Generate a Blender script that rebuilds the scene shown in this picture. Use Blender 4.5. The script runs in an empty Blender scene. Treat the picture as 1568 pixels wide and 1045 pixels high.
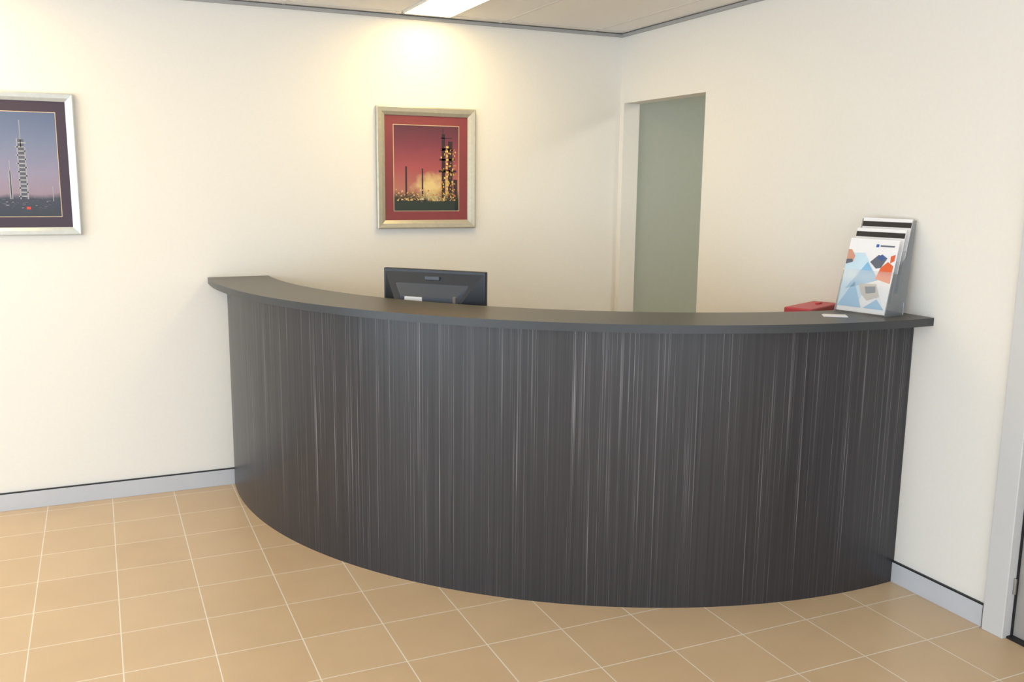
import bpy, bmesh, math, random
from mathutils import Vector, Matrix
random.seed(4)
sc=bpy.context.scene
sc.view_settings.view_transform='Standard'
sc.view_settings.look='None'
COL=bpy.context.collection

# ------------------------------------------------------------ materials
def srgb(r,g,b):
    f=lambda c:(c/255/12.92) if c/255<=0.04045 else ((c/255+0.055)/1.055)**2.4
    return (f(r),f(g),f(b),1)
def mat(name,col,rough=.5,metal=0,noise=0.04,scale=20,bump=0,spec=.5,emit=None,es=0,trans=0,alpha=1):
    m=bpy.data.materials.new(name);m.use_nodes=True
    nt=m.node_tree;b=nt.nodes['Principled BSDF']
    b.inputs['Roughness'].default_value=rough;b.inputs['Metallic'].default_value=metal
    b.inputs['Specular IOR Level'].default_value=spec
    tc=nt.nodes.new('ShaderNodeTexCoord');n=nt.nodes.new('ShaderNodeTexNoise')
    n.inputs['Scale'].default_value=scale;n.inputs['Detail'].default_value=3
    nt.links.new(tc.outputs['Object'],n.inputs['Vector'])
    cr=nt.nodes.new('ShaderNodeValToRGB')
    cr.color_ramp.elements[0].position=.3;cr.color_ramp.elements[1].position=.7
    cr.color_ramp.elements[0].color=tuple(c*(1-noise) for c in col[:3])+(1,)
    cr.color_ramp.elements[1].color=tuple(min(1,c*(1+noise)) for c in col[:3])+(1,)
    nt.links.new(n.outputs['Fac'],cr.inputs['Fac']);nt.links.new(cr.outputs['Color'],b.inputs['Base Color'])
    if bump:
        bp=nt.nodes.new('ShaderNodeBump');bp.inputs['Strength'].default_value=bump;bp.inputs['Distance'].default_value=.002
        nt.links.new(n.outputs['Fac'],bp.inputs['Height']);nt.links.new(bp.outputs['Normal'],b.inputs['Normal'])
    if emit: b.inputs['Emission Color'].default_value=emit;b.inputs['Emission Strength'].default_value=es
    if trans: b.inputs['Transmission Weight'].default_value=trans
    if alpha<1: b.inputs['Alpha'].default_value=alpha
    return m
M={}
M['wall']=mat('wall_paint_cream',srgb(236,233,227),.6,noise=.01,scale=60,bump=.05,spec=.25)
M['hall']=mat('hall_paint_greygreen',srgb(184,190,180),.6,noise=.015,scale=30,spec=.25)
M['ceil']=mat('ceiling_tile_white',srgb(236,233,229),.8,noise=.015,scale=250,spec=.1)
M['tbar']=mat('ceiling_bar',srgb(218,214,208),.5,noise=.01)
M['trim']=mat('shadowline_trim_grey',srgb(164,164,164),.5,noise=.02)
M['trimd']=mat('shadowline_gap_dark',srgb(96,92,86),.6,noise=.02)
M['skirt']=mat('skirting_grey',srgb(196,199,206),.4,noise=.02,scale=8)
M['black']=mat('black_strip',srgb(22,22,26),.5,noise=.05)
M['frame_al']=mat('door_frame_grey',srgb(206,206,207),.35,noise=.01)
M['door']=mat('door_leaf_grey',srgb(156,152,148),.4,noise=.02)
M['metal']=mat('satin_steel',srgb(170,170,170),.3,1)
M['top']=mat('countertop_charcoal',srgb(80,77,71),.38,noise=.08,scale=120,spec=.5)
M['topedge']=mat('countertop_edge_band',srgb(54,57,61),.35,noise=.05,scale=60)
M['inner']=mat('desk_worktop_grey',srgb(120,116,112),.5)
M['mon']=mat('monitor_black_plastic',srgb(34,38,46),.38,noise=.08,scale=300)
M['mon2']=mat('monitor_shell_grey',srgb(72,78,88),.42,noise=.08,scale=300)
M['screen']=mat('monitor_screen',srgb(8,8,10),.15)
M['white']=mat('paper_white',srgb(238,238,242),.45,noise=.01)
M['red']=mat('red_plastic',srgb(194,58,64),.4,noise=.05)
M['acry']=mat('clear_acrylic',srgb(220,226,230),.06,noise=0,spec=.5,trans=.0,alpha=.16)
M['acrys']=mat('acrylic_side_panel',srgb(140,147,154),.08,noise=0,spec=.5,alpha=.42)
M['acrye']=mat('acrylic_edge',srgb(205,212,216),.15,noise=0,alpha=.75)
M['tube']=mat('diffuser_warm',srgb(255,240,205),.4,noise=0,emit=srgb(255,223,155),es=13.5)
M['tube2']=mat('diffuser_neutral',srgb(255,245,225),.4,noise=0,emit=srgb(255,240,216),es=6)
M['lamp_body']=mat('luminaire_white',srgb(225,222,215),.4,noise=.01)
M['frame_ch']=mat('picture_frame_champagne',srgb(186,181,164),.33,.35,noise=.05,scale=50)
M['frame_sv']=mat('picture_frame_silver',srgb(200,208,212),.3,.35,noise=.04,scale=50)
def simple(n,r,g,b,rough=.5): 
    M[n]=mat(n,srgb(r,g,b),rough,noise=.03);return M[n]

def laminate():
    m=bpy.data.materials.new('laminate_dark_zebrano');m.use_nodes=True;nt=m.node_tree;b=nt.nodes['Principled BSDF']
    tc=nt.nodes.new('ShaderNodeTexCoord')
    def nz(sx,sy,det,off=0,rough=.6):
        mp=nt.nodes.new('ShaderNodeMapping');mp.inputs['Scale'].default_value=(sx,sy,1);mp.inputs['Location'].default_value=(off,off,0)
        n=nt.nodes.new('ShaderNodeTexNoise');n.inputs['Scale'].default_value=1;n.inputs['Detail'].default_value=det;n.inputs['Roughness'].default_value=rough
        nt.links.new(tc.outputs['UV'],mp.inputs['Vector']);nt.links.new(mp.outputs['Vector'],n.inputs['Vector']);return n.outputs['Fac']
    def ramp(f,stops):
        c=nt.nodes.new('ShaderNodeValToRGB');e=c.color_ramp.elements
        e[0].position,e[0].color=stops[0];e[1].position,e[1].color=stops[-1]
        for p,cl in stops[1:-1]:
            x=e.new(p);x.color=cl
        nt.links.new(f,c.inputs['Fac']);return c.outputs['Color']
    base=ramp(nz(90,.35,3),[(.3,srgb(39,39,43)),(.5,srgb(47,46,50)),(.72,srgb(57,55,60))])
    line=ramp(nz(240,.6,1,7,.5),[(.58,(0,0,0,1)),(.68,(.5,.5,.5,1)),(.77,(1,1,1,1))])
    patch=ramp(nz(34,1.4,3,13),[(.40,(.08,.08,.08,1)),(.66,(1,1,1,1))])
    mul=nt.nodes.new('ShaderNodeMath');mul.operation='MULTIPLY';nt.links.new(line,mul.inputs[0]);nt.links.new(patch,mul.inputs[1])
    mx=nt.nodes.new('ShaderNodeMix');mx.data_type='RGBA';mx.inputs['B'].default_value=srgb(140,137,142)
    nt.links.new(mul.outputs[0],mx.inputs['Factor']);nt.links.new(base,mx.inputs['A'])
    dark=ramp(nz(150,.5,2,31),[(.30,(.55,.55,.55,1)),(.44,(1,1,1,1))])
    m2=nt.nodes.new('ShaderNodeMix');m2.data_type='RGBA';m2.blend_type='MULTIPLY';m2.inputs['Factor'].default_value=1
    nt.links.new(mx.outputs['Result'],m2.inputs['A']);nt.links.new(dark,m2.inputs['B'])
    nt.links.new(m2.outputs['Result'],b.inputs['Base Color']);b.inputs['Roughness'].default_value=.34
    return m
M['lam']=laminate()

TX,TY,TS=-3.534,-1.2664,.2959
def floormat():
    m=bpy.data.materials.new('floor_tile_beige');m.use_nodes=True;nt=m.node_tree;b=nt.nodes['Principled BSDF']
    tc=nt.nodes.new('ShaderNodeTexCoord');mp=nt.nodes.new('ShaderNodeMapping');mp.inputs['Location'].default_value=(-TX+30*TS,-TY+30*TS,0)
    nt.links.new(tc.outputs['Object'],mp.inputs['Vector'])
    br=nt.nodes.new('ShaderNodeTexBrick');br.offset=0;br.squash=1
    br.inputs['Scale'].default_value=1;br.inputs['Brick Width'].default_value=TS;br.inputs['Row Height'].default_value=TS
    br.inputs['Mortar Size'].default_value=.0022;br.inputs['Mortar Smooth'].default_value=.15
    br.inputs['Color1'].default_value=srgb(214,187,151);br.inputs['Color2'].default_value=srgb(210,182,146);br.inputs['Mortar'].default_value=srgb(240,232,218)
    nt.links.new(mp.outputs['Vector'],br.inputs['Vector'])
    n=nt.nodes.new('ShaderNodeTexNoise');n.inputs['Scale'].default_value=5;n.inputs['Detail'].default_value=6
    nt.links.new(tc.outputs['Object'],n.inputs['Vector'])
    cr=nt.nodes.new('ShaderNodeValToRGB');cr.color_ramp.elements[0].position=.3;cr.color_ramp.elements[0].color=(.94,.93,.92,1);cr.color_ramp.elements[1].position=.7
    nt.links.new(n.outputs['Fac'],cr.inputs['Fac'])
    mx=nt.nodes.new('ShaderNodeMix');mx.data_type='RGBA';mx.blend_type='MULTIPLY';mx.inputs['Factor'].default_value=1
    nt.links.new(br.outputs['Color'],mx.inputs['A']);nt.links.new(cr.outputs['Color'],mx.inputs['B'])
    nt.links.new(mx.outputs['Result'],b.inputs['Base Color']);b.inputs['Roughness'].default_value=.34;b.inputs['Specular IOR Level'].default_value=.45
    bp=nt.nodes.new('ShaderNodeBump');bp.inputs['Strength'].default_value=.3;bp.inputs['Distance'].default_value=.001;bp.invert=True
    nt.links.new(br.outputs['Fac'],bp.inputs['Height']);nt.links.new(bp.outputs['Normal'],b.inputs['Normal'])
    return m
M['floor']=floormat()

# ------------------------------------------------------------ mesh helpers
def link(o,parent=None):
    COL.objects.link(o)
    if parent: o.parent=parent
    return o
def empty(name,loc=(0,0,0),rz=0):
    e=bpy.data.objects.new(name,None);e.location=loc;e.rotation_euler=(0,0,rz);e.empty_display_size=.1;return link(e)
def mesh(name,verts,faces,m,parent=None,bevel=0,smooth=False,mats=None,fm=None):
    me=bpy.data.meshes.new(name);me.from_pydata([tuple(v) for v in verts],[],faces)
    for k in (mats or [m]): me.materials.append(k)
    if fm:
        for p,i in zip(me.polygons,fm): p.material_index=i
    bm=bmesh.new();bm.from_mesh(me);bmesh.ops.recalc_face_normals(bm,faces=bm.faces);bm.to_mesh(me);bm.free()
    o=bpy.data.objects.new(name,me);link(o,parent)
    if bevel:
        b=o.modifiers.new('bevel','BEVEL');b.width=bevel;b.segments=3;b.limit_method='ANGLE';b.angle_limit=math.radians(40)
    if smooth:
        for p in me.polygons:p.use_smooth=True
    return o
BF=[(0,1,2,3),(4,7,6,5),(0,4,5,1),(1,5,6,2),(2,6,7,3),(3,7,4,0)]
def bv(lo,hi):
    x0,y0,z0=lo;x1,y1,z1=hi
    return [(x0,y0,z0),(x1,y0,z0),(x1,y1,z0),(x0,y1,z0),(x0,y0,z1),(x1,y0,z1),(x1,y1,z1),(x0,y1,z1)]
def boxes(name,L,m,parent=None,bevel=0):
    V=[];F=[]
    for lo,hi in L:
        k=len(V);V+=bv(lo,hi);F+=[tuple(i+k for i in f) for f in BF]
    return mesh(name,V,F,m,parent,bevel)
def box(name,lo,hi,m,parent=None,bevel=0): return boxes(name,[(lo,hi)],m,parent,bevel)
def prism(name,pts,z0,z1,m,parent=None,bevel=0,axis='z'):
    n=len(pts)
    if axis=='z': V=[(x,y,z0) for x,y in pts]+[(x,y,z1) for x,y in pts]
    elif axis=='y': V=[(x,z0,y) for x,y in pts]+[(x,z1,y) for x,y in pts]
    else: V=[(z0,x,y) for x,y in pts]+[(z1,x,y) for x,y in pts]
    F=[tuple(range(n)),tuple(range(2*n-1,n-1,-1))]+[(i,(i+1)%n,(i+1)%n+n,i+n) for i in range(n)]
    return mesh(name,V,F,m,parent,bevel)
def cyl(name,c,r,h,m,parent=None,n=32,axis='z',r2=None):
    r2=r if r2 is None else r2;V=[];
    for k,(rr,t) in enumerate(((r,0),(r2,h))):
        for i in range(n):
            a=2*math.pi*i/n;p=(rr*math.cos(a),rr*math.sin(a))
            V.append({'z':(c[0]+p[0],c[1]+p[1],c[2]+t),'y':(c[0]+p[0],c[1]+t,c[2]+p[1]),'x':(c[0]+t,c[1]+p[0],c[2]+p[1])}[axis])
    F=[tuple(range(n)),tuple(range(2*n-1,n-1,-1))]+[(i,(i+1)%n,(i+1)%n+n,i+n) for i in range(n)]
    return mesh(name,V,F,m,parent,bevel=.001)

# ------------------------------------------------------------ room shell
H=2.5; XL=-6.4; YF=-7.6; T=.11
DH=2.094; Y1=-.042; Y2=-.861; YE=-2.762; YD0=-2.85; YD1=-3.72
box('floor',(XL-T,YF-T,-.05),(1.6,T,0),M['floor'])
box('ceiling',(XL-T,YF-T,H),(1.6,T,H+.05),M['ceil'])
box('wall_back',(XL-T,0,0),(T,T,H),M['wall'])
boxes('wall_right',[((0,Y1,0),(T,0,H)),((0,Y2,DH),(T,Y1,H)),((0,YE,0),(T,Y2,H)),((0,YD1-.09,2.14),(T,YE,H)),((0,YF,0),(T,YD1-.09,H))],M['wall'])
LY0,LY1,LZ0,LZ1=-6.6,-.9,.12,2.3
boxes('wall_left',[((XL-T,YF,0),(XL,LY0,H)),((XL-T,LY1,0),(XL,0,H)),((XL-T,LY0,0),(XL,LY1,LZ0)),((XL-T,LY0,LZ1),(XL,LY1,H))],M['wall'])
WX0,WX1,WZ0,WZ1=-6.1,-.5,.12,2.3
boxes('wall_front',[((XL-T,YF-T,0),(WX0,YF,H)),((WX1,YF-T,0),(T,YF,H)),((WX0,YF-T,0),(WX1,YF,WZ0)),((WX0,YF-T,WZ1),(WX1,YF,H))],M['wall'])
n=4;L=[]
for i in range(n+1):
    x=WX0+(WX1-WX0)*i/n; L.append(((x-.03,YF-.08,WZ0),(x+.03,YF-.03,WZ1)))
L+=[((WX0,YF-.08,WZ0),(WX1,YF-.03,WZ0+.06)),((WX0,YF-.08,WZ1-.06),(WX1,YF-.03,WZ1)),((WX0,YF-.08,1.0),(WX1,YF-.03,1.05))]
boxes('window_1',L,M['frame_al'])
L=[]
for i in range(5):
    y=LY0+(LY1-LY0)*i/4; L.append(((XL-.08,y-.03,LZ0),(XL-.03,y+.03,LZ1)))
L+=[((XL-.08,LY0,LZ0),(XL-.03,LY1,LZ0+.06)),((XL-.08,LY0,LZ1-.06),(XL-.03,LY1,LZ1))]
boxes('window_2',L,M['frame_al'])
# corridor behind the opening
box('wall_hall_far',(1.45,-3.2,0),(1.55,T,H),M['hall'])
box('wall_hall_end',(T,0,0),(1.45,T,H),M['hall'])
box('wall_hall_near',(T,-3.2,0),(1.45,-3.1,H),M['hall'])
# skirtings
SH=.086
R=2.161;CX,CY=-.179,-.166
xl=CX-math.sqrt(R*R-CY*CY); yr=CY-math.sqrt(R*R-CX*CX)
def skirt(name,lo,hi,ax):
    e=empty(name)
    box('board',lo,hi,M['skirt'],e,.002)
    l=list(lo);h=list(hi);l[2]=hi[2];h[2]=hi[2]+.005
    box('black_capping',l,h,M['black'],e)
    return e
skirt('baseboard_back',(XL,-.012,0),(xl-.0005,0,SH),'y')
b=skirt('baseboard_right',(-.012,YE+.008,0),(0,yr-.0005,SH),'x')
box('end_cap',(-.013,YE+.001,0),(0,YE+.008,SH+.005),M['black'],b)
skirt('baseboard_left',(XL,YF,0),(XL+.012,-.012,SH),'x')
skirt('baseboard_front',(-.012,YF,0),(0,YD1-.1,SH),'x')
# shadow-line trim at ceiling
def ctrim(name,lo,hi,lo2,hi2):
    e=empty(name);box('angle',lo,hi,M['trim'],e);box('gap',lo2,hi2,M['trimd'],e)
ctrim('trim_1',(XL,-.016,H-.022),(0,0,H-.006),(XL,-.010,H-.006),(0,0,H))
ctrim('trim_2',(-.016,YF,H-.022),(0,-.016,H-.006),(-.010,YF,H-.006),(0,-.010,H))
# ceiling grid
L=[]
x=-.2
while x>XL: L.append(((x-.008,YF,H-.0025),(x+.008,-.011,H)));x-=.6
for y in (-.09,-1.29,-2.49,-3.69,-4.89,-6.09,-7.29): L.append(((XL,y-.008,H-.002),(-.011,y+.008,H)))
boxes('ceiling_grid',L,M['tbar'])
# fluorescent troffers
for i,(cx,cy) in enumerate([(-1.264,-.70),(-3.60,-.70),(-1.262,-4.3),(-3.66,-4.3),(-5.6,-2.6)]):
    e=empty('ceiling_light' if i==0 else 'ceiling_light.%03d'%i,(cx,cy,H))
    w,l=.138,.60
    box('diffuser',(-w+.01,-l+.01,-.010),(w-.01,l-.01,-.003),M['tube'] if i<2 else M['tube2'],e)
    boxes('rim',[((-w,-l,-.012),(-w+.01,l,0)),((w-.01,-l,-.012),(w,l,0)),((-w,-l,-.012),(w,-l+.01,0)),((-w,l-.01,-.012),(w,l,0))],M['lamp_body'],e)
# door at right
e=empty('door_1')
boxes('frame',[((-.022,YD0,0),(.06,YE,2.14)),((-.022,YD1-.09,0),(.06,YD1,2.14)),((-.022,YD1,2.06),(.06,YD0,2.14))],M['frame_al'],e,.003)
box('leaf',(.028,YD1,.008),(.066,YD0,2.06),M['door'],e,.002)
box('seal',(.02,YD0-.006,0),(.03,YD0,2.06),M['black'],e)
box('threshold',(.0,YD1,0),(.07,YD0,.008),M['black'],e)
cyl('hinge_pin',(.012,YD0-.004,.17),.006,.06,M['metal'],e)
cyl('hinge_pin_top',(.012,YD0-.004,1.8),.006,.06,M['metal'],e)
cyl('rose',(.012,YD1+.07,1.02),.026,.016,M['metal'],e,axis='x')
cyl('lever',(-.03,YD1+.07,1.02),.009,.045,M['metal'],e,axis='x')
box('lever_handle',(-.04,YD1+.06,1.012),(-.022,YD1+.19,1.03),M['metal'],e,.004)

# ------------------------------------------------------------ reception desk
desk=empty('reception_desk')
def arcpts(cr,n):
    cx,cy,r=cr
    a0=math.pi-math.asin(-cy/r); a1=2*math.pi-math.acos(-cx/r)
    return [(cx+r*math.cos(a0+(a1-a0)*i/n),cy+r*math.sin(a0+(a1-a0)*i/n)) for i in range(n+1)]
def clipang(r):
    return math.pi-math.asin(-CY/r), 2*math.pi-math.acos(-CX/r)
def arcslab(name,c0,c1,z0,z1,m,parent,n=128,bevel=0,mats=None,eps=.0008):
    if not isinstance(c0,tuple): c0=(CX,CY,c0)
    if not isinstance(c1,tuple): c1=(CX,CY,c1)
    A=arcpts(c0,n);B=arcpts(c1,n)
    A=[(min(x,-eps),min(y,-eps)) for x,y in A];B=[(min(x,-eps),min(y,-eps)) for x,y in B]
    V=[];F=[];fm=[]
    for (a,b) in zip(A,B): V+=[(a[0],a[1],z0),(b[0],b[1],z0),(b[0],b[1],z1),(a[0],a[1],z1)]
    for i in range(n):
        k=4*i
        for j in range(4):
            F.append((k+j,k+(j+1)%4,k+4+(j+1)%4,k+4+j));fm.append(1 if j in(1,3) else 0)
    F.append((0,1,2,3));F.append((4*n,4*n+3,4*n+2,4*n+1));fm+=[1,1]
    o=mesh(name,V,F,m,parent,bevel,mats=mats,fm=fm if mats else None)
    me=o.data;uv=me.uv_layers.new(name='UVMap')
    for p in me.polygons:
        for li in p.loop_indices:
            v=me.vertices[me.loops[li].vertex_index].co
            uv.data[li].uv=(math.atan2(v.y-CY,v.x-CX)%(2*math.pi)*R,v.z)
    for p in me.polygons: p.use_smooth=True
    es=o.modifiers.new('es','EDGE_SPLIT');es.split_angle=math.radians(30)
    return o
ZT=1.12;TH=.031
arcslab('front_panel',R-.032,R,0,ZT-TH,M['lam'],desk)
arcslab('countertop',(-.03,-.02,2.09),(-.12,-.105,2.309),ZT-TH,ZT,M['top'],desk,mats=[M['top'],M['topedge']])
arcslab('worktop',1.42,R-.034,.695,.72,M['inner'],desk)
for k,fr in enumerate((.02,.35,.66,.98)):
    a0,a1=clipang(1.6);a=a0+(a1-a0)*fr
    c,s=math.cos(a),math.sin(a);t=.009
    P=[(1.5,-t),(R-.034,-t),(R-.034,t),(1.5,t)]
    pts=[(CX+r*c-u*s,CY+r*s+u*c) for r,u in P]
    prism('gable_%d'%(k+1),pts,0,.695,M['inner'],desk)
    P=[(1.96,-t),(R-.034,-t),(R-.034,t),(1.96,t)]
    pts=[(CX+r*c-u*s,CY+r*s+u*c) for r,u in P]
    prism('bracket_%d'%(k+1),pts,.72,ZT-TH,M['inner'],desk)

# ------------------------------------------------------------ monitor
pl=Vector((-1.778,-1.0));pr=Vector((-1.436,-1.35));c=(pl+pr)/2;d=pr-pl
mon=empty('computer_monitor',(c.x,c.y,.72),math.atan2(d.y,d.x))
w=.245;zt=.522;zb=.20
box('bezel',(-w,-.008,zb),(w,.016,zt),M['mon'],mon,.004)
box('screen',(-w+.018,.0155,zb+.02),(w-.018,.0175,zt-.018),M['screen'],mon)
def frust(name,o,i,y0,y1,m):
    (x0,x1,z0,z1),(a0,a1,b0,b1)=o,i
    V=[(x0,y0,z0),(x1,y0,z0),(x1,y0,z1),(x0,y0,z1),(a0,y1,b0),(a1,y1,b0),(a1,y1,b1),(a0,y1,b1)]
    return mesh(name,V,BF,m,mon,.003)
frust('back_shell',(-w+.008,w-.008,zb+.008,zt-.012),(-.17,.15,zb+.05,zt-.135),-.008,-.05,M['mon'])
frust('shell_crest',(-.185,.185,zb+.03,zt-.050),(-.135,.125,zb+.06,zt-.115),-.018,-.058,M['mon2'])
box('rear_label',(-.115,-.062,.380),(-.03,-.0555,.406),M['white'],mon,.002)
box('emblem',(-.035,-.0245,zt-.044),(.035,-.0105,zt-.028),M['mon2'],mon,.002)
boxes('vents',[((-.1+.012*i,-.0605,.32),(-.094+.012*i,-.057,.35)) for i in range(17)],M['black'],mon)
box('neck',(-.035,-.075,.012),(.035,-.05,.34),M['mon'],mon,.006)
box('foot',(-.12,-.13,0),(.12,.06,.014),M['mon'],mon,.005)
box('cable_plug',(.118,-.068,.365),(.132,-.03,.415),M['inner'],mon,.002)

# ------------------------------------------------------------ pictures
def gradmat(name,stops,zlo,zhi,glow=None):
    m=bpy.data.materials.new(name);m.use_nodes=True;nt=m.node_tree;b=nt.nodes['Principled BSDF']
    tc=nt.nodes.new('ShaderNodeTexCoord');sp=nt.nodes.new('ShaderNodeSeparateXYZ');nt.links.new(tc.outputs['Object'],sp.inputs[0])
    mr=nt.nodes.new('ShaderNodeMapRange');mr.inputs['From Min'].default_value=zlo;mr.inputs['From Max'].default_value=zhi
    nt.links.new(sp.outputs['Z'],mr.inputs['Value'])
    n=nt.nodes.new('ShaderNodeTexNoise');n.inputs['Scale'].default_value=14;nt.links.new(tc.outputs['Object'],n.inputs['Vector'])
    ad=nt.nodes.new('ShaderNodeMath');ad.operation='MULTIPLY_ADD';ad.inputs[1].default_value=.08;nt.links.new(n.outputs['Fac'],ad.inputs[0]);nt.links.new(mr.outputs[0],ad.inputs[2])
    sb=nt.nodes.new('ShaderNodeMath');sb.operation='SUBTRACT';sb.inputs[1].default_value=.04;nt.links.new(ad.outputs[0],sb.inputs[0])
    cr=nt.nodes.new('ShaderNodeValToRGB');e=cr.color_ramp.elements
    e[0].position,e[0].color=stops[0];e[1].position,e[1].color=stops[-1]
    for p,cl in stops[1:-1]: x=e.new(p);x.color=cl
    nt.links.new(sb.outputs[0],cr.inputs['Fac']);out=cr.outputs['Color']
    if glow:
        gx,gz,gr,gc=glow
        cb=nt.nodes.new('ShaderNodeVectorMath');cb.operation='DISTANCE';cb.inputs[1].default_value=(gx,0,gz*1.3)
        mp=nt.nodes.new('ShaderNodeMapping');mp.inputs['Scale'].default_value=(1,0,1.3);nt.links.new(tc.outputs['Object'],mp.inputs['Vector']);nt.links.new(mp.outputs[0],cb.inputs[0])
        n2=nt.nodes.new('ShaderNodeTexNoise');n2.inputs['Scale'].default_value=24;n2.inputs['Detail'].default_value=6;nt.links.new(tc.outputs['Object'],n2.inputs['Vector'])
        q=nt.nodes.new('ShaderNodeMath');q.operation='MULTIPLY_ADD';q.inputs[1].default_value=.16;nt.links.new(n2.outputs['Fac'],q.inputs[0]);nt.links.new(cb.outputs['Value'],q.inputs[2])
        r=nt.nodes.new('ShaderNodeMapRange');r.inputs['From Min'].default_value=gr+.08;r.inputs['From Max'].default_value=.10;nt.links.new(q.outputs[0],r.inputs['Value'])
        mx=nt.nodes.new('ShaderNodeMix');mx.data_type='RGBA';mx.inputs['B'].default_value=gc
        nt.links.new(r.outputs[0],mx.inputs['Factor']);nt.links.new(out,mx.inputs['A']);out=mx.outputs['Result']
    nt.links.new(out,b.inputs['Base Color']);b.inputs['Roughness'].default_value=.3
    return m
def framed(name,x0,x1,z0,z1,fw,mw,mw_tb,fm,matm,linem,imgm):
    cx,cz=(x0+x1)/2,(z0+z1)/2;e=empty(name,(cx,0,cz));w=(x1-x0)/2;h=(z1-z0)/2
    prof=[(0,-.0005),(0,-.026),(.006,-.030),(fw*.6,-.026),(fw,-.017),(fw,-.0005)]
    V=[];F=[]
    for (ins,y) in prof:
        V+=[(-w+ins,y,-h+ins),(w-ins,y,-h+ins),(w-ins,y,h-ins),(-w+ins,y,h-ins)]
    np_=len(prof)
    for i in range(np_):
        j=(i+1)%np_
        for k in range(4): F.append((4*i+k,4*i+(k+1)%4,4*j+(k+1)%4,4*j+k))
    mesh('moulding',V,F,fm,e)
    box('mat_board',(-w+fw-.004,-.012,-h+fw-.004),(w-fw+.004,-.002,h-fw+.004),matm,e)
    iw=w-fw-mw;ih=h-fw-mw_tb;l=.003
    boxes('mat_bevel',[((-iw-l,-.0128,-ih-l),(iw+l,-.0118,ih+l))],linem,e)
    box('print',(-iw,-.0134,-ih),(iw,-.0126,ih),imgm,e)
    return e,iw,ih
simple('mat_red',134,60,64);simple('mat_plum',62,48,66);simple('mat_line',222,200,165)
X0,X1,Z0,Z1=-1.527,-.952,1.360,2.020
ih=.33-.046-.052; 
img=gradmat('print_sunset_refinery',[(0,srgb(22,30,28)),(.12,srgb(34,42,34)),(.17,srgb(104,80,60)),(.24,srgb(176,112,96)),(.5,srgb(164,80,84)),(.75,srgb(126,58,72)),(1,srgb(88,46,60))],-ih,ih,glow=(.03,-.10,.12,srgb(222,198,138)))
e,iw,ih=framed('framed_refinery_picture',X0,X1,Z0,Z1,.046,.052,.052,M['frame_ch'],M['mat_red'],M['mat_line'],img)
simple('print_dark',50,34,42);simple('print_yellow',228,196,104);simple('print_orange',190,124,72);simple('print_green',42,54,48);simple('print_pale',226,208,172)
def B(x0,x1,z0,z1,y=-.0140): return ((x0,y,z0),(x1,y+.0005,z1))
L=[B(-.125,-.115,-.16,.01),B(-.03,-.022,-.15,0.0),B(.088,.108,-.16,.19),B(.126,.152,-.16,.15),B(.083,.16,.10,.112),B(.07,.175,-.02,-.008),B(.075,.165,.045,.055),B(.158,.18,-.16,-.06),
   B(.094,.098,.19,.218),B(.08,.15,.165,.17)]
boxes('tower_silhouette',L,M['print_dark'],e)
L=[];L2=[];L3=[]
for i in range(110):
    x=.085+random.random()*.085;z=-.16+random.random()**1.3*.28;s=.001+random.random()*.003
    (L if random.random()<.6 else L2).append(B(x-s,x+s,z-s*1.4,z+s*1.4,-.0144))
for i in range(150):
    x=-iw+.01+random.random()*(2*iw-.03);z=-.175+random.random()**2*.06;s=.001+random.random()*.003
    random.choice((L,L2,L3)).append(B(x-s,x+s,z-s,z+s,-.0144))
for i in range(12): z=-.14+i*.023;L.append(B(.118-.004,.118+.004+.003*(i%3),z,z+.011,-.0146))
boxes('lights_yellow',L,M['print_yellow'],e);boxes('lights_orange',L2,M['print_orange'],e);boxes('lights_pale',L3,M['print_pale'],e)
L=[]
x=-iw
while x<iw-.03:
    w_=.012+random.random()*.03;L.append(B(x,min(iw,x+w_),-ih,-.185+random.random()*.022,-.0142));x+=w_
boxes('foreground_trees',L,M['print_green'],e)
ih2=.331-.038-.052
img2=gradmat('print_dusk_tower',[(0,srgb(24,26,36)),(.17,srgb(42,44,60)),(.22,srgb(142,122,138)),(.4,srgb(138,130,156)),(.7,srgb(110,120,150)),(1,srgb(86,100,136))],-ih2,ih2)
e,iw,ih=framed('framed_tower_picture',-3.573,-2.998,1.346,2.008,.038,.046,.052,M['frame_sv'],M['mat_plum'],M['mat_line'],img2)
simple('print_steel',158,160,170);simple('print_steeld',84,88,104);simple('print_redlamp',216,70,50)
tx=.052
L=[];D=[]
L+=[B(tx-.018,tx-.013,-.16,.12),B(tx+.013,tx+.018,-.16,.08),B(tx-.002,tx+.001,.08,.205)]
for i in range(14):
    z=-.15+i*.019;o=.006 if i%2 else -.004;L.append(B(tx-.02+o,tx+.016+o,z,z+.006))
    D.append(B(tx-.012,tx+.012,z+.006,z+.019))
L+=[B(tx-.055,tx-.052,-.16,.02),B(tx-.06,tx-.048,-.16,-.03),B(tx+.12,tx+.123,-.17,-.10)]
boxes('tower_steel',L,M['print_steel'],e);boxes('tower_shade',D,M['print_steeld'],e)
L=[];D=[]
for i in range(60):
    x=-iw+.01+random.random()*(2*iw-.02);z=-.21+random.random()*.06;s=.001+random.random()*.003
    (L if i%5 else D).append(B(x-s*2,x+s*2,z-s*.5,z+s*.5,-.0146))
boxes('plant_lights',L,M['print_steeld'],e);boxes('plant_lights_pale',D,M['print_steel'],e)
boxes('red_lamp',[B(tx+.005,tx+.022,-.208,-.196,-.0148)],M['print_redlamp'],e)

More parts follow.
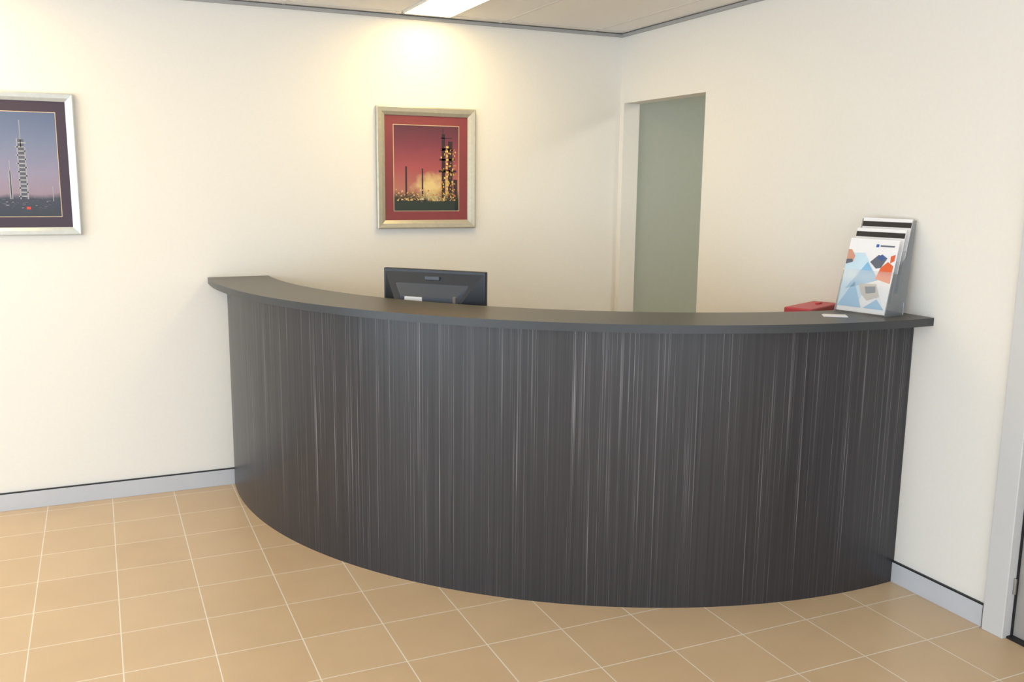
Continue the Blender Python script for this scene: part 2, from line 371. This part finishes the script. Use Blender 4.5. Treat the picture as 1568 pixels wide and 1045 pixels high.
# ------------------------------------------------------------ red box on the worktop
a=math.radians(24);L_,W_=.29,.12
bx,by=-.062,-1.815   # back right corner
rb=empty('red_document_box',(bx-math.cos(a)*L_/2+math.sin(a)*W_/2,by-math.sin(a)*L_/2-math.cos(a)*W_/2,.72),a)
l2,w2=L_/2,W_/2
box('body',(-l2+.006,-w2+.006,0),(l2-.006,w2-.006,.358),M['red'],rb,.006)
box('lid',(-l2,-w2,.354),(l2,w2,.398),M['red'],rb,.006)
box('label',(-.04,-w2+.003,.2),(.04,-w2+.007,.26),M['white'],rb)
box('handle',(.04,-.01,.397),(.08,.006,.404),M['red'],rb,.003)

# ------------------------------------------------------------ brochure holder
a=Vector((-.230,-2.120));d=Vector((.225,-.974));b_=a+d*.22
bh=empty('brochure_holder',((a.x+b_.x)/2,(a.y+b_.y)/2,ZT),math.atan2(d.y,d.x))
w=.110;th=math.radians(14)
def tilt(name,x0,x1,s0,s1,off,m,t=.0012,par=bh,zb=.0,yb=0.):
    sv=(math.sin(th),math.cos(th));nv=(math.cos(th),-math.sin(th))
    def P(x,s,o): return (x,yb+s*sv[0]+o*nv[0],zb+s*sv[1]+o*nv[1])
    V=[P(x0,s0,off),P(x1,s0,off),P(x1,s0,off+t),P(x0,s0,off+t),P(x0,s1,off),P(x1,s1,off),P(x1,s1,off+t),P(x0,s1,off+t)]
    return mesh(name,V,BF,m,par)
def tpoly(name,pts,off,m,yb,zb):
    sv=(math.sin(th),math.cos(th));nv=(math.cos(th),-math.sin(th))
    V=[(x,yb+s*sv[0]+off*nv[0],zb+s*sv[1]+off*nv[1]) for x,s in pts]
    return mesh(name,V,[tuple(range(len(V)))],m,bh)
box('base',(-w,0,0),(w,.13,.003),M['acry'],bh)
tiers=[(0.004,.006),(.044,.046),(.084,.086)]
for k,(yb,zb) in enumerate(tiers):
    tilt('pocket_front_%d'%(k+1),-w,w,0,.17,-.004,M['acry'],.002,yb=yb,zb=zb)
    tilt('pocket_back_%d'%(k+1),-w,w,0,.30 if k==2 else .26,.010,M['acry'],.002,yb=yb,zb=zb)
    tilt('leaflet_stack_%d'%(k+1),-.105,.105,.002,.297,.002,M['white'],.004,yb=yb,zb=zb)
side=[(0,0),(.13,0),(.145,.05),(.176,.37),(.158,.37),(.125,.23),(.088,.20),(.08,.165),(.045,.165)]
for s,nm in ((-w-.002,'side_left'),(w,'side_right')):
    prism(nm,[(y,z) for y,z in side],s,s+.002,M['acrys'],bh,axis='x')
boxes('side_edges',[((w-.001,.126,0),(w+.003,.13,.05))],M['acrye'],bh)
simple('leaf_blue',40,96,176);simple('leaf_sky',132,186,226);simple('leaf_pale',196,222,240);simple('leaf_orange',224,98,52);simple('leaf_skin',206,150,128);simple('leaf_grey',92,100,114);simple('leaf_black',30,28,32);simple('leaf_helmet',60,90,150);simple('leaf_beige',196,186,176)
yb,zb=tiers[0];o=.0012
tpoly('cover_sky',[(-.105,.02),(-.105,.235),(-.03,.24),(.02,.17),(-.02,.02)],o,M['leaf_pale'],yb,zb)
tpoly('cover_triangle',[(-.085,.09),(-.01,.205),(.05,.135)],o-.0003,M['leaf_sky'],yb,zb)
tpoly('cover_triangle_low',[(-.105,.02),(-.05,.125),(.0,.02)],o-.0003,M['leaf_sky'],yb,zb)
tpoly('cover_photo',[(-.03,.115),(.045,.12),(.07,.07),(.02,.05),(-.01,.075)],o-.0005,M['leaf_beige'],yb,zb)
tpoly('cover_photo_dark',[(.0,.105),(.045,.11),(.05,.085),(.01,.078)],o-.0007,M['leaf_grey'],yb,zb)
tpoly('cover_orange',[(.035,.14),(.10,.125),(.10,.195),(.075,.21),(.05,.185)],o-.0005,M['leaf_orange'],yb,zb)
tpoly('cover_orange_small',[(.085,.205),(.10,.215),(.10,.24),(.082,.232)],o-.0006,M['leaf_orange'],yb,zb)
tpoly('cover_figure',[(.0,.205),(.03,.235),(.07,.225),(.05,.185),(.03,.18)],o-.0006,M['leaf_grey'],yb,zb)
tpoly('cover_helmet',[(.025,.222),(.045,.238),(.065,.226),(.05,.21)],o-.0008,M['leaf_helmet'],yb,zb)
tpoly('cover_hand',[(-.105,.19),(-.075,.2),(-.07,.225),(-.09,.25),(-.105,.25)],o-.0006,M['leaf_skin'],yb,zb)
tpoly('cover_hand_dark',[(-.105,.19),(-.075,.2),(-.08,.212),(-.105,.21)],o-.0008,M['leaf_grey'],yb,zb)
tpoly('cover_lowblue',[(.01,.02),(.06,.06),(.10,.02)],o-.0005,M['leaf_sky'],yb,zb)
tpoly('cover_title',[(.03,.268),(.09,.268),(.09,.274),(.03,.274)],o-.0005,M['leaf_grey'],yb,zb)
tpoly('cover_logo',[(.012,.265),(.024,.265),(.024,.277),(.012,.277)],o-.0005,M['leaf_blue'],yb,zb)
for k in (1,2):
    yb,zb=tiers[k]
    tpoly('cover_band_%d'%k,[(-.105,.262),(.105,.262),(.105,.283),(-.105,.283)],o,M['leaf_black'],yb,zb)
cd=empty('business_card',(-.335,-2.235,ZT),math.radians(-35))
box('card',(-.045,-.028,0),(.045,.028,.002),M['white'],cd)
box('card_top',(-.04,-.026,.002),(.045,.03,.0035),M['white'],cd)

# ------------------------------------------------------------ lights
def area(name,loc,rot,sx,sy,p,col):
    l=bpy.data.lights.new(name,'AREA');l.shape='RECTANGLE';l.size=sx;l.size_y=sy;l.energy=p;l.color=col
    o=bpy.data.objects.new(name,l);o.location=loc;o.rotation_euler=rot;link(o);return o
area('window_daylight',((WX0+WX1)/2,YF-.13,(WZ0+WZ1)/2),(math.radians(90),0,0),WX1-WX0,WZ1-WZ0,120,(.81,.91,1))
area('window_daylight_side',(XL-.13,(LY0+LY1)/2,(LZ0+LZ1)/2),(math.radians(90),0,math.radians(-90)),LY1-LY0,LZ1-LZ0,150,(.76,.89,1))
area('hall_lamp',(.9,-1.6,H-.02),(0,0,0),.3,1.2,18,(1,.96,.86))
w=bpy.data.worlds.new('sky');sc.world=w;w.use_nodes=True
w.node_tree.nodes['Background'].inputs[0].default_value=(.8,.9,1,1);w.node_tree.nodes['Background'].inputs[1].default_value=1.0

# ------------------------------------------------------------ camera
yaw,pitch,roll=.4241,.1712,.0109
cy,sy=math.cos(yaw),math.sin(yaw);cp,sp=math.cos(pitch),math.sin(pitch)
f=Vector((sy*cp,cy*cp,-sp));r=Vector((cy,-sy,0));u=r.cross(f)
c_,s_=math.cos(roll),math.sin(roll);r2=c_*r+s_*u;u2=-s_*r+c_*u
cam=bpy.data.cameras.new('camera');co=bpy.data.objects.new('camera',cam);link(co)
cam.sensor_width=36;cam.lens=1408.2/1568*36;cam.clip_start=.05
Mx=Matrix((r2,u2,-f)).transposed().to_4x4();Mx.translation=Vector((-2.9374,-4.9503,1.6204));co.matrix_world=Mx
sc.camera=co
